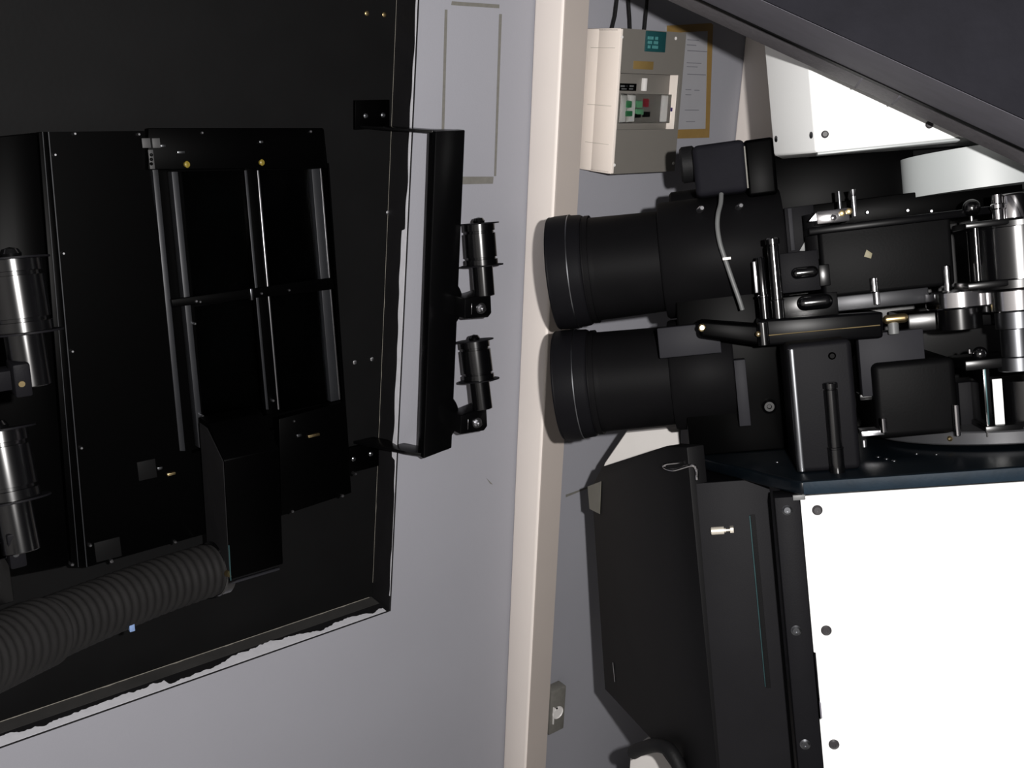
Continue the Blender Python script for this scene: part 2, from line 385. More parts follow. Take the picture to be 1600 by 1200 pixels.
for px, py in ((972, 58), (1056, 60), (960, 258), (1052, 255)):
    x, z, s = ROOM.at(px, py, yf); MB().lathe((x, yf+.0005, z), (0, -1, 0), [(0, .0035), (.0012, .003), (.0014, 0)], 12).build('screw', 'offwhite', bb)
# cables
for k, (pts, lab) in enumerate((([(966, -30), (964, 0), (961, 25), (956, 41)], 'leftmost black cable hanging into the top of the breaker box'),
                                ([(981, -30), (982, 0), (984, 30), (985, 43)], 'middle black cable hanging into the top of the breaker box'),
                                ([(1011, -30), (1011, 0), (1009, 25), (1007, 45)], 'rightmost black cable hanging into the top of the breaker box'))):
    yy = YW-.03
    pp = [(ROOM.at(a, b, yy)[0], yy, ROOM.at(a, b, yy)[1]) for a, b in pts]; pp[-1] = (pp[-1][0], yy, zt-.001)
    top = (pp[0][0], yy, .6); MB().tube([top]+pp, .0036, 10).solo('power_cable', 'rubber', ROOM, lab, 'cable', 'cables above the breaker box')
# paper notice framed with ochre tape
nt_ = thing('wall_notice', 'printed paper notice edged with ochre tape on the wall right of the breaker box', 'notice', ROOM, (ROOM.at(1085, 130, YW)[0], YW, ROOM.at(1085, 215, YW)[1]))
def flat(pts, y, th, name, m, par): return MB().prism(P2(ROOM, pts, y), 1, y-th, y, 0).build(name, m, par)
flat([(1040, 42), (1113, 40), (1107, 214), (1040, 216)], YW-.0004, .0008, 'paper_sheet', 'paper', nt_)
flat([(1106, 38), (1114, 38), (1108, 214), (1102, 214)], YW-.0014, .0006, 'tape_edge', 'ochre', nt_)
flat([(1042, 203), (1108, 201), (1108, 215), (1042, 217)], YW-.0022, .0006, 'tape_edge', 'ochre', nt_)
flat([(1042, 40), (1112, 36), (1112, 48), (1042, 52)], YW-.0022, .0006, 'tape_edge', 'ochre', nt_)
for py, a, b in ((62, 1074, 1092), (70, 1073, 1088), (79, 1074, 1106), (98, 1073, 1096), (104, 1073, 1090), (116, 1074, 1103), (140, 1071, 1080), (141, 1085, 1093), (148, 1071, 1080), (172, 1070, 1092), (190, 1072, 1086)):
    p = ROOM.at(a, py, YW-.0013); q = ROOM.at(b, py, YW-.0013); MB().box(p[0], q[0], YW-.0015, YW-.0011, p[1]-.0009, p[1]+.0009, 0).build('printed_line', 'ink', nt_)
# wall outlet
xo = xb2+.02; oy = YW
a = ROOM.at(862, 1082, YW-.03); b = ROOM.at(881, 1138, YW-.03)
ou = thing('wall_outlet', 'small beige wall socket with white round face low beside the cream pillar', 'outlet', ROOM, ((a[0]+b[0])/2, YW, b[1]))
MB().box(a[0], b[0], YW-.03, YW-.001, b[1], a[1], .003).build('housing', 'tapemark', ou)
c_ = ROOM.at(871, 1113, YW-.03)
MB().lathe((c_[0], YW-.0295, c_[1]), (0, -1, 0), [(0, .017), (.003, .017), (.004, .0155), (.002, .014), (.002, 0)], 28).build('socket_face', 'offwhite', ou)
c2 = ROOM.at(869, 1106, YW-.03); MB().cyl((c2[0], YW-.0318, c2[1]), (c2[0], YW-.0335, c2[1]), .0026, n=12).build('socket_hole', 'port', ou)
c3 = ROOM.at(864, 1118, YW-.03); MB().box(c3[0]-.0015, c3[0]+.0015, YW-.034, YW-.0295, c3[1]-.024, c3[1]+.024, .0005).build('cover_edge', 'offwhite', ou)

# ================================================================ projection port (black framed window in the niche)
def pt(px, py, y=0): return PORT.at(px, py, y)
tlc, trc, brc, blc = [pt(*q)[:2] for q in ((76, 206), (506, 202), (549, 770), (136, 886))]
pw = thing('projection_port', 'gloss black framed projection window with narrow glass panes set in the niche', 'window port', PORT, (blc[0], 0, blc[1]))
win_o = [tlc, trc, brc, blc]
win_i = [pt(*q)[:2] for q in ((232, 258), (512, 262), (536, 640), (300, 708))]
MB().ring(win_o, win_i, 1, 0, .016).build('front_plate', 'port', pw)
# sides of the shell, back to the board
sh = MB()
def backy(z): return (YB-.003-1.60-0*z)/math.cos(tp)
def wallpt(x, z):  # port-frame y of the board at this height
    return (YB-.002-PORT.o[1]-z*math.sin(tp)*1.0)/math.cos(tp) if False else (YB-.002-1.60-z*math.sin(tp))/math.cos(tp)
def shell(a, b, th=.006):
    ya, yb = max(.017, wallpt(*a)), max(.017, wallpt(*b))
    d = Vector((b[0]-a[0], b[1]-a[1])).normalized(); n_ = Vector((-d[1], d[0]))*th
    vs = [(a[0], .0161, a[1]), (b[0], .0161, b[1]), (b[0], yb, b[1]), (a[0], ya, a[1])]
    A = [sh.bm.verts.new(v) for v in vs]; B = [sh.bm.verts.new((v[0]-n_[0], v[1], v[2]-n_[1])) for v in vs]
    f_ = [sh.bm.faces.new(A), sh.bm.faces.new(B[::-1])]+[sh.bm.faces.new((A[i], A[(i+1) % 4], B[(i+1) % 4], B[i])) for i in range(4)]
    bmesh.ops.recalc_face_normals(sh.bm, faces=f_)
for q in range(1, 4): shell(win_o[(q+1) % 4], win_o[q])
sh.build('shell', 'port', pw)
def pbar(pts, y0, y1, name, m, bev=.0012, par=None):
    return MB().prism(P2(PORT, pts, y0), 1, y0, y1, bev).build(name, m, par or pw)
YP = .0155
# vertical rails as seen between the panes
pbar([(238, 262), (247, 262), (290, 705), (281, 705)], -.001, YP, 'rail', 'rail')
pbar([(268, 268), (278, 268), (320, 700), (311, 700)], -.004, YP, 'rail', 'rail')
ctr = pbar([(383, 262), (407, 262), (440, 645), (417, 648)], -.006, YP, 'mullion', 'port')
pbar([(382, 266), (386, 266), (420, 640), (416, 640)], -.008, -.0061, 'edge_bead', 'rail', .0006, ctr)
pbar([(402, 266), (404.5, 266), (437, 640), (434.5, 640)], -.009, -.0061, 'edge_bead', 'steel', .0006, ctr)
rr = pbar([(487, 264), (500, 263), (530, 625), (517, 628)], -.004, YP, 'rail', 'rail')
pbar([(500, 263), (502, 263), (532, 624), (530, 625)], -.005, -.0041, 'edge_bead', 'steel', .0004, rr)
pbar([(268, 468), (520, 434), (522, 452), (270, 480)], -.0105, -.0015, 'cross_bar', 'port')
pbar([(232, 200), (505, 200), (508, 262), (232, 265)], -.016, -.0005, 'top_rail', 'port')
pbar([(436, 655), (538, 628), (549, 770), (440, 806)], -.022, -.0005, 'lower_cover', 'port')
pbar([(60, 206), (76, 206), (136, 886), (112, 886)], -.004, .012, 'corner_strip', 'port')
pbar([(75, 206), (76.5, 206), (136.5, 886), (135, 886)], -.005, -.0041, 'worn_edge', 'rail', 0)
pbar([(66, 206), (67, 206), (123, 886), (122, 886)], -.005, -.0041, 'worn_edge', 'rail', 0)
# glass
for pts in ([(284, 268), (384, 266), (400, 455), (303, 466)], [(305, 480), (402, 464), (417, 648), (322, 690)], [(408, 266), (487, 264), (502, 438), (424, 448)], [(425, 458), (503, 452), (517, 628), (440, 645)]):
    pbar(pts, .006, .010, 'glass_pane', 'glass', 0)
pbar([(225, 255), (514, 255), (545, 700), (290, 720)], .0165, .0185, 'theatre_dark', 'port', 0)  # black sheet added for the darkness of the theatre beyond the panes
# fittings
for px, py, m, r in ((117, 209, 'steel', 2.6), (217, 210, 'steel', 2.6), (311, 208, 'steel', 2.4), (480, 206, 'steel', 2.4), (50, 210, 'steel', 3), (86, 242, 'steel', 2.6), (99, 396, 'steel', 2.6), (113, 549, 'steel', 2.6), (127, 700, 'steel', 2.8), (141, 852, 'steel', 3), (113, 882, 'steel', 3), (175, 877, 'steel', 3), (274, 847, 'steel', 2.6), (450, 795, 'steel', 2.4), (528, 771, 'steel', 2.4), (548, 737, 'steel', 2), (304, 470, 'steel', 2.6), (310, 471, 'steel', 2), (302, 505, 'steel', 2), (314, 649, 'steel', 2.2), (321, 683, 'steel', 2.8), (449, 453, 'steel', 2), (406, 458, 'steel', 2.2), (424, 625, 'steel', 2.4), (452, 655, 'steel', 2)):
    x, z, s = pt(px, py, -.004)
    yy = -.004 if px < 300 and not (px > 60 and px < 143 and False) else -.011
    yy = {True: -.0165, False: yy}[200 < py < 215 and px > 230]
    if px > 436 and py > 640: yy = -.0225
    if px <= 115 and py < 600 or px in (127, 141): yy = -.0045
    MB().lathe((x, yy+.012, z), (0, -1, 0), [(0, r*s/FPX), (.0125, r*s/FPX), (.0142, .6*r*s/FPX), (.0142, 0)], 14).build('screw', m, pw)
for px, py in ((290, 257), (407, 254)):
    x, z, s = pt(px, py, -.017); MB().lathe((x, -.016, z), (.5, -1, 0), [(0, .004), (.004, .0055), (.006, .004), (.006, 0)], 16).build('brass_cap', 'yellow', pw)
lt = MB()
for a, b in (((221, 216), (236, 231)), ((237, 216), (251, 231))):
    p = pt(*a, -.017); q = pt(*b, -.017); lt.box(p[0], q[0], -.018, -.0155, q[1], p[1], .0006)
lt.build('pale_label', 'dimlabel', pw)
p = pt(231, 234, -.017); q = pt(242, 264, -.017); lb = MB().box(p[0], q[0], -.0185, -.0155, q[1], p[1], .0005).build('printed_tag', 'dimlabel', pw)
dg = MB()
for py in (242, 249, 256): 
    c = pt(236.5, py, -.0187); dg.lathe((c[0], -.0184, c[1]), (0, -1, 0), [(0, .0026), (.0005, .0026), (.0005, .0012), (.0001, .0012)], 14)
dg.build('lettering', 'port', lb)
for px, py, wd in ((270, 742, 13), (252, 733, 8), (280, 238, 12), (485, 678, 20), (462, 678, 8), (393, 460, 4), (405, 222, 6), (252, 228, 8)):
    x, z, s = pt(px, py, -.012); yq = -.024 if px > 440 else (-.004 if py > 700 else -.018)
    if px == 393: yq = -.0112
    h = 9 if px == 393 else 2
    MB().box(x-wd/2*s/FPX, x+wd/2*s/FPX, yq-.003, yq+.004, z-h*s/FPX, z+h*s/FPX, .0008).build('latch_pin', 'brass' if px in (270, 485) else 'darksteel', pw)
for a in ((146, 848, 190, 868), (213, 722, 245, 745)):
    p = pt(a[0], a[1], 0); q = pt(a[2], a[3], 0); MB().box(p[0], q[0], -.003, .0005, q[1], p[1], .001).build('name_plate', 'board', pw)

# side box to the left of the port
yl = -.03
sb = MB().prism(P2(PORT, [(-2, 213), (58, 207), (108, 884), (-2, 905)], yl), 1, yl, .012, .002)
sb.build('side_housing', 'port', pw)

# ================================================================ wall brackets with rollers
YBR = 1.475
def roller(parent, cx, cz, y, sc, ang, fr=ROOM, block=True, nutm='steel', blockm='satin'):
    """spool on a tilted post held by a clevis; built around the spool's middle; ang = lean of the post in x per z"""
    d = Vector((0, math.sin(ang), math.cos(ang))); c = Vector((cx, y, cz))
    R_ = .030*sc; H = .075*sc
    sp = MB().lathe(c-d*H/2, d, [(0, R_*1.0), (.010*sc, R_*1.0), (.0105*sc, R_*.87), (.014*sc, R_*.87), (.0145*sc, R_*.97), (.058*sc, R_*.97), (.0585*sc, R_*.86), (.0625*sc, R_*.86), (.063*sc, R_*.96), (H, R_*.96)], 40).build('spool', 'spool', parent)
    for k, ro in ((-1, 1.32), (1, 1.24)):
        q = c+d*(k*(H/2+.0012*sc))
        MB().lathe(q-d*.001*sc, d, [(0, R_*.3), (0, R_*ro), (.002*sc, R_*ro), (.002*sc, R_*.3)], 40).build('flange', 'dark', sp)
    MB().lathe(c+d*(H/2+.002*sc), d, [(0, .010*sc), (.004*sc, .011*sc), (.009*sc, .008*sc), (.011*sc, 0)], 24).build('end_knob', 'gloss', sp)
    pb = c-d*(H/2+.058*sc)
    MB().cyl(pb, c-d*(H/2), .0195*sc, n=32, bev=.001).build('post', 'spool', parent)
    hub = c-d*(H/2+.068*sc)
    return hub, R_
br = thing('roller_bracket', 'black U-shaped wall bracket with two film rollers beside the niche edge', 'bracket', ROOM, (ROOM.at(590, 705, YB)[0], YB, ROOM.at(590, 705, YB)[1]))
plate = P2(ROOM, [(681, 205), (727, 203), (706, 700), (662, 717)], YBR)
tL, tR, bR, bL = plate
fr_ = MB().prism(plate, 1, YBR, YBR+.022, .002)
fx0 = ROOM.at(560, 175, YB)[0]
xj = ROOM.at(600, 200, YB)[0]
# two arms running back to the niche board
fr_.prism([(tL[0], YBR+.01), (tR[0], YBR+.01), (tR[0]-.01, YBR+.03), (tL[0]+.02, YW-.03), (tL[0]-.03, YB-.004), (tL[0]-.075, YB-.004), (tL[0]-.02, YW-.04)], 2, tL[1]-.004, tL[1]+.001, .0008)
fr_.prism([(bL[0], YBR+.01), (bR[0], YBR+.01), (bR[0]-.01, YBR+.03), (bL[0]+.02, YW-.03), (bL[0]-.03, YB-.004), (bL[0]-.075, YB-.004), (bL[0]-.02, YW-.04)], 2, bL[1]+.002, bL[1]+.008, .0008)
fr_.build('frame', 'satin', br)
for nm, quad, bolts in (('mounting_foot', [(555, 157), (609, 156), (609, 200), (555, 203)], ((571, 181), (598, 180))), ('mounting_foot', [(546, 700), (592, 690), (592, 728), (546, 740)], ((552, 717), (579, 709)))):
    ft = MB().prism(P2(ROOM, quad, YB-.008), 1, YB-.008, YB-.0005, .001).build(nm, 'port', br)
    for a, b in bolts:
        x, z, s = ROOM.at(a, b, YB-.008); MB().lathe((x, YB-.0075, z), (0, -1, 0), [(0, .005), (.003, .005), (.0045, .003), (.0035, .0025), (.0035, 0)], 14).build('bolt', 'darksteel', ft)
def rstation(px, py, nutpx, nutpy, dpx, tilt):
    yR = YBR-.012
    cx, cz, s = ROOM.at(px, py, yR)
    hub, R_ = roller(br, cx, cz, yR, 1.0, math.radians(tilt))
    nx, nz, s = ROOM.at(nutpx, nutpy, yR-.022)
    xl_ = ROOM.at(nutpx-42, nutpy, YBR)[0]
    cl = MB().prism([(xl_, nz+.022), (nx-.012, nz+.024), (nx+.022, nz+.03), (nx+.026, nz-.012), (nx+.018, nz-.02), (xl_, nz-.016)], 1, yR-.021, yR+.018, .002).build('clevis', 'satin', br)
    MB().lathe((nx, yR-.0208, nz), (0, -1, 0), [(0, .0105), (.0015, .0105), (.002, .008)], 24).lathe((nx, yR-.0222, nz), (0, -1, 0), [(0, .0075), (.006, .0075), (.0065, .006), (.0065, 0)], 6).lathe((nx, yR-.0285, nz), (0, -1, 0), [(0, .004), (.004, .004), (.004, 0)], 12).build('nut', 'steel', cl)
    MB().box(nx-.0225, nx-.0215, yR-.0216, yR-.0205, nz-.009, nz+.012, .0002, 1).build('scored_line', 'steel', cl)
    bx, bz2, s = ROOM.at(dpx, nutpy-3, YBR)
    xc = bx-.004
    ps_ = [(bx+.056*math.cos(k), bz2+.056*math.sin(k)) for k in np.linspace(-math.pi/2, math.pi/2, 25)]
    MB().prism([(xc, bz2-.056)]+ps_+[(xc, bz2+.056)], 1, YBR+.003, YBR+.0205, .002).build('round_boss', 'satin', br)
rstation(751, 382, 752, 482, 687, 10)
rstation(745, 563, 746, 661, 682, 14)

# left bracket: nearer, mostly out of frame
YL = 1.24
lbk = thing('roller_bracket', 'nearer black bracket with two film rollers at the left edge of the photo', 'bracket', ROOM, (ROOM.at(-60, 650, YL)[0], YB, ROOM.at(-60, 650, YL)[1]))
p0 = ROOM.at(-110, 300, YL+.05); p1 = ROOM.at(-60, 960, YL+.05)
MB().box(p0[0]-.03, p0[0]+.03, YL+.045, YL+.065, p1[1], p0[1], .002).box(p0[0]-.03, p0[0]+.03, YL+.06, YB-.0005, p0[1]-.008, p0[1], .001).box(p0[0]-.03, p0[0]+.03, YL+.06, YB-.0005, p1[1], p1[1]+.008, .001).build('frame', 'satin', lbk)
for (px, py, bqx, bqy, lean, scr) in ((27, 462, 36, 596, 12, 'brass'), (8, 727, 27, 862, 18, 'darksteel')):
    cx, cz, s = ROOM.at(px, py, YL)
    hub, R_ = roller(lbk, cx, cz, YL, 1.12, math.radians(lean))
    yc = YL-.045
    b0 = ROOM.at(bqx-17, bqy-25, yc); b1 = ROOM.at(bqx+17, bqy+23, yc)
    zc = (b0[1]+b1[1])/2
    cl = MB().box(b0[0], b1[0], yc, YL-.012, b1[1], b0[1], .003).box(p0[0], b0[0]+.004, YL-.03, YL-.006, zc-.014, zc+.010, .002).box(p0[0]-.012, p0[0]+.016, YL-.03, YL+.046, zc-.014, zc+.010, .002).build('clevis', 'dark', lbk)
    sx = ROOM.at(bqx-2, bqy+4, yc); MB().lathe((sx[0], yc+.0005, sx[1]), (0, -1, 0), [(0, .004), (.0015, .0036), (.0015, 0)], 14).build('screw', scr, cl)

# ================================================================ duct box and flexible hose
yd0 = 1.475
dq = [(350, 648), (436, 648), (436, 884), (352, 920)]
A_ = P2(ROOM, [(345, 655), (436, 640), (433, 880), (345, 921)], 1.44)
duct = thing('exhaust_duct', 'black rectangular duct box below the projection window feeding the ribbed hose', 'duct', ROOM, (A_[3][0], 1.5, A_[3][1]))
xd0, xd1 = A_[0][0], A_[1][0]
zt_, zbm = A_[0][1], A_[3][1]
yfr = 1.42
q0 = ROOM.at(349, 700, yfr)[0]; q1 = ROOM.at(436, 700, yfr)[0]; zt2 = ROOM.at(349, 720, yfr)[1]; zb2 = ROOM.at(352, 918, yfr)[1]
dm = MB()
yk = YB-.12
dm.prism([(yfr, zt2), (yfr, zb2+.012), (yfr+.012, zb2), (yk+.02, zb2), (yk+.02, zt2+.045), (yfr+.06, zt2+.045)], 0, q0, q1, .002)
dm.build('body', 'port', duct)
MB().prism([(yfr+.002, zt2-.002), (yfr+.002, zb2+.014), (yfr+.014, zb2+.003), (yk+.015, zb2+.003), (yk+.015, zt2+.036), (yfr+.061, zt2+.036)], 0, q0-.0015, q0-.0001, 0).build('side_plate', 'lining', duct)
MB().box(q0-.0012, q0+.0008, yfr-.0012, yfr+.0008, zb2+.01, zb2+.075, .0003, 1).build('worn_edge', 'tealedge', duct)
MB().box(q0+.004, q1-.002, yfr+.01, yk+.02, zb2-.004, zb2-.0004, .001).build('bottom_flange', 'midgrey', duct)
# hose path
def hp(px, py, y): x, z, s = ROOM.at(px, py, y); return Vector((x, y, z)), s
ctl = [(Vector((q0-.003, yfr+.055, hp(338, 888, yfr+.055)[0].z)), 1), hp(300, 899, yfr+.045), hp(240, 919, yfr+.02), hp(170, 946, 1.40), hp(100, 974, 1.355), hp(40, 1000, 1.31), hp(-40, 1035, 1.25), hp(-140, 1075, 1.17), hp(-260, 1125, 1.07), hp(-420, 1200, .95), hp(-600, 1330, .85)]
def catmull(P, n=40):
    o = []
    for i in range(len(P)-1):
        a, b, c, d = P[max(i-1, 0)], P[i], P[i+1], P[min(i+2, len(P)-1)]
        for k in range(n):
            t = k/n; o.append(.5*((2*b)+(c-a)*t+(2*a-5*b+4*c-d)*t*t+(3*b-3*c+d-a)*t**3))
    return o+[P[-1]]
path = catmull([c[0] for c in ctl], 60)
L_ = [0]
for a, b in zip(path, path[1:]): L_.append(L_[-1]+(b-a).length)
ho = thing('flexible_hose', 'black ribbed flexible duct hose running from the duct box to the lower left', 'hose', ROOM, tuple(path[0]))
xcut = ROOM.at(68, 985, 1.33)[0]
i1 = [i for i, p_ in enumerate(path) if p_.x < xcut][0]
pr, rr_ = [], []
for i in range(int(len(path)*0), i1):
    r = .0445+.0010*math.sin(L_[i]*2*math.pi/.0165); pr.append(path[i]); rr_.append(r)
MB().tube(pr, rr_, 36).build('ribbed_section', 'hose', ho)
pr, rr_ = [], []
for i in range(i1-4, len(path)):
    e = min(1, (i-i1+4)/4); pr.append(path[i]); rr_.append((.044+.005*e)+.0008*math.sin(L_[i]*2*math.pi/.0165))
MB().tube(pr, rr_, 36).build('wider_section', 'hose', ho)
dr = (path[2]-path[0]).normalized()
MB().lathe(path[0]-dr*.012, dr, [(0, .043), (.004, .047), (.020, .047), (.022, .045)], 36).build('clamp_ring', 'gloss', ho)
cs = hp(325, 874, yfr)[0]
q = path[0]+dr*.010; k = (Vector((0, -1, .25))-dr*Vector((0, -1, .25)).dot(dr)).normalized()
MB().cyl(q+k*.0465, q+k*.055, .006, n=10).build('clamp_screw', 'brass', ho)
qt = min(path, key=lambda p_: abs(p_.x-ROOM.at(195, 950, 1.40)[0])); k2 = Vector((.1, -.8, -.6)).normalized()
MB().box(qt.x-.004, qt.x+.004, qt.y-.042, qt.y-.0335, qt.z-.034, qt.z-.022, .001).build('blue_tag', 'blue', ho)

# ================================================================ projector (its own tilted axes: x back along the beam, y away from the camera, z up)
J = PROJ
def jbox(px0, py0, px1, py1, y0, y1, name, m, par, bev=.0015, seg=2):
    pm = (py0+py1)/2; xm = (px0+px1)/2
    x0 = J.at(px0, pm, y0)[0]; x1 = J.at(px1, pm, y0)[0]; z1 = J.at(xm, py0, y0)[1]; z0 = J.at(xm, py1, y0)[1]
    return MB().box(x0, x1, y0, y1, z0, z1, bev, seg).build(name, m, par)
def jcyl(px, py0, py1, y, rpx, name, m, par, bev=.0008, n=32, prof=None):
    x, _, s = J.at(px, (py0+py1)/2, y); z1 = J.at(px, py0, y)[1]; z0 = J.at(px, py1, y)[1]; r = rpx*s/FPX
    mb = MB()
    if prof: mb.lathe((x, y, z0), (0, 0, 1), [(t*(z1-z0), k*r) for t, k in prof], n)
    else: mb.cyl((x, y, z0), (x, y, z1), r, n=n, bev=bev)
    return mb.build(name, m, par)
def jscrew(px, py, y, rpx, name, m, par, socket='port'):
    x, z, s = J.at(px, py, y); r = rpx*s/FPX
    o = MB().lathe((x, y+.0005, z), (0, -1, 0), [(0, r), (.0012, r), (.0026, r*.72), (.0034, r*.6), (.0034, r*.3), (.0022, r*.3), (.0022, 0)], 20).build(name, m, par)
    return o
PROJECTOR = thing('film_projector', 'large tilted black and white film projector with twin lenses filling the right half', 'projector', J, (.45, 0, -1.32))
# ---- cabinet
YC = -.33
zdk = J.at(1300, 768, YC)[1]; zdt = J.at(1300, 746, YC)[1]
xcl = J.at(1250, 775, YC)[0]
zbt = -1.32
cb = Part('projector_cabinet')
MB().box(xcl+.002, xcl+.95, YC+.004, .30, zbt, zdk-.001, .002).build('body', 'black', cb)
notch = J.at(1268, 1020, YC); nb = J.at(1272, 1125, YC); nx = J.at(1279, 1070, YC)[0]
wp = [(xcl+.0, zdk-.004), (xcl+.95, zdk-.004), (xcl+.95, zbt), (xcl+.0, zbt), (xcl+.0, nb[1]), (nx, nb[1]), (nx, notch[1]), (xcl+.0, notch[1])]
MB().prism(wp, 1, YC, YC+.005, .0012).build('white_side_panel', 'white', cb)
MB().box(xcl+.001, nx, YC+.002, YC+.0048, nb[1]+.0315, notch[1], .0003).build('latch_recess', 'dark', cb)
MB().box(xcl+.004, nx-.001, YC-.0005, YC+.0048, nb[1]+.002, nb[1]+.026, .0008).build('latch', 'strip', cb)
for a, b in ((1277, 797), (1291, 985), (1303, 1163)):
    o = jscrew(a, b, YC, 8.2, 'screw', 'screwdark', cb)
xs0 = J.at(1212, 800, YC)[0]
MB().box(xs0, xcl-.0008, YC, YC+.05, zbt, zdk-.004, .001).build('black_front_flange', 'dark', cb)
for a, b in ((1230, 797), (1244, 985), (1258, 1163)): jscrew(a, b, YC, 8.2, 'screw', 'darksteel', cb)
MB().box(J.at(1238, 768, YC)[0], J.at(1258, 768, YC)[0], YC-.0004, YC+.006, zdk-.0095, zdk-.002, .001).build('corner_clip', 'cable', cb)
# deck plate with a chamfered front corner
zd_mid = (zdk+zdt)/2
c1 = J.atz(1232, 752, zdt); c2 = J.atz(1090, 714, zdt); c3 = J.atz(1060, 690, zdt)
xdk = J.at(1250, 757, YC-.012)[0]
dk = [(xdk, YC-.012), (xcl+.95, YC-.012), (xcl+.95, .32), (c2[0]+.0, .32), (c2[0], min(c2[1], .1)), (xdk-.012, YC+.004)]
dko = MB().prism(dk, 2, zdk, zdt, .004, 3).build('deck_plate', 'deck', cb)
MB().box(xdk+.004, xcl+.95, YC-.0135, YC-.0121, zdk+.001, zdt-.0015, .0004).build('deck_edge', 'deckedge', cb)
jbox(1262, 766, 1344, 771, YC-.010, YC+.02, 'deck_lip', 'lining', cb)
for px, py in ((1214, 721), (1252, 727), (1270, 733), (1372, 713), (1385, 716), (1397, 719), (1432, 708), (1463, 709)):
    q = J.atz(px, py, zdt+.001); MB().lathe((q[0], q[1], zdt-.001), (0, 0, 1), [(0, .004), (.0018, .004), (.0025, .0025), (.0025, 0)], 12).build('deck_screw', 'darksteel', cb)

# ---- black front housing: door with slot, corner, tapering left face
YA = -.20
ax0, az0, _ = J.at(1072, 716, YA); ax1 = xs0-.0005
dl = J.at(1172, 805, YA); dl2 = J.at(1195, 1072, YA)
fh = Part('front_housing')
zA = zdk-.0015
MB().box(ax0, ax1, YA, YA+.006, zbt, zA, .001).build('door', 'door', fh)
MB().box(ax0+.004, ax1, YA+.0062, .12, zA-.008, zA, .001).build('door_top', 'blackflat', fh)
MB().box(dl[0]-.0016, dl[0]+.0002, YA-.0035, YA-.0001, dl2[1], dl[1], .0004, 1).build('door_edge', 'tealedge', fh)
MB().box(dl[0]+.0004, dl[0]+.0075, YA-.0009, YA-.0001, dl2[1]-.003, dl[1]+.001, .0003, 1).build('door_slot', 'housing', fh)
kx, kz, s = J.at(1126, 826, YA)
MB().lathe((kx+.02, YA-.012, kz), (-1, 0, 0), [(0, .002), (.012, .002), (.012, .0035), (.015, .0035), (.015, .0062), (.034, .0062), (.035, .005), (.035, 0)], 24).box(kx+.014, kx+.02, YA-.016, YA+.0005, kz-.004, kz+.004, .0008).build('door_latch_pin', 'palemetal', fh)
# left face: swings back from the corner
YE = .13
e1 = J.at(940, 727, YE); e2 = J.at(945, 1078, YE); e3 = J.at(1015, 1160, .03); ec = J.at(1040, 699, YA+.06)
def skew(px, py):        # meet the slanting plane through the door corner and the far edge
    d = J.M @ ray(px, py); o = J.M @ (-J.o)
    dx, dy = e1[0]-ax0, YE-YA; nn = np.array([dy, -dx, 0]); nn /= np.linalg.norm(nn)
    k = (nn @ (np.array([ax0, YA, 0])-o))/(nn @ d); return Vector(o+d*k), Vector(nn)
pts = [skew(*q)[0] for q in ((1073, 699), (1040, 697), (941, 729), (924, 760), (945, 1077), (1020, 1158), (1060, 1215))]
pts.append(V(ax0, YA, zbt)); nn = skew(1000, 900)[1]
if nn.y > 0: nn = -nn
mb = MB(); A = [mb.bm.verts.new(p_) for p_ in pts]; B = [mb.bm.verts.new(p_-nn*.03) for p_ in pts]
f_ = [mb.bm.faces.new(A), mb.bm.faces.new(B[::-1])]+[mb.bm.faces.new((A[i], A[(i+1) % len(A)], B[(i+1) % len(A)], B[i])) for i in range(len(A))]
bmesh.ops.recalc_face_normals(mb.bm, faces=f_); mb._bev(A+B, .002, 2)
mb.build('left_face', 'housing', fh)
q = [skew(*k)[0]+nn*.0006 for k in ((919, 760), (940, 752), (938, 803), (922, 795))]
mb = MB(); A = [mb.bm.verts.new(p_) for p_ in q]; B = [mb.bm.verts.new(p_+nn*.0008) for p_ in q]
f_ = [mb.bm.faces.new(A), mb.bm.faces.new(B[::-1])]+[mb.bm.faces.new((A[i], A[(i+1) % 4], B[(i+1) % 4], B[i])) for i in range(4)]
bmesh.ops.recalc_face_normals(mb.bm, faces=f_); mb.build('tape_scrap', 'film', fh)
q = skew(960, 1050)[0]+nn*.0012
MB().cyl(q-V(0, 0, .02), q+V(0, 0, .02), .0007, n=6).build('scratch', 'steel', fh)
# wire loop handle on the corner
h = [skew(*k)[0]+nn*e for k, e in (((1070, 722), .001), ((1058, 722), .018), ((1056, 727), .02), ((1066, 732), .014))]
h += [Vector((J.at(1080, 727, YA-.012)[0], YA-.012, J.at(1080, 727, YA-.012)[1])), Vector((J.at(1088, 733, YA-.012)[0], YA-.012, J.at(1088, 733, YA-.012)[1])), Vector((J.at(1089, 748, YA-.01)[0], YA-.01, J.at(1089, 748, YA-.01)[1])), Vector((J.at(1089, 749, YA)[0], YA+.002, J.at(1089, 749, YA)[1]))]
MB().tube(catmull(h, 8), .0026, 10).build('wire_catch', 'chrome', fh)
# black lever below the housing
lv = [skew(*k)[0]+nn*e for k, e in (((1005, 1172), .02), ((1018, 1166), .022), ((1045, 1160), .022), ((1062, 1172), .016), ((1075, 1215), .008), ((1085, 1260), .004))]
MB().tube(catmull(lv, 8), .0125, 16).build('handle', 'rubber', fh)

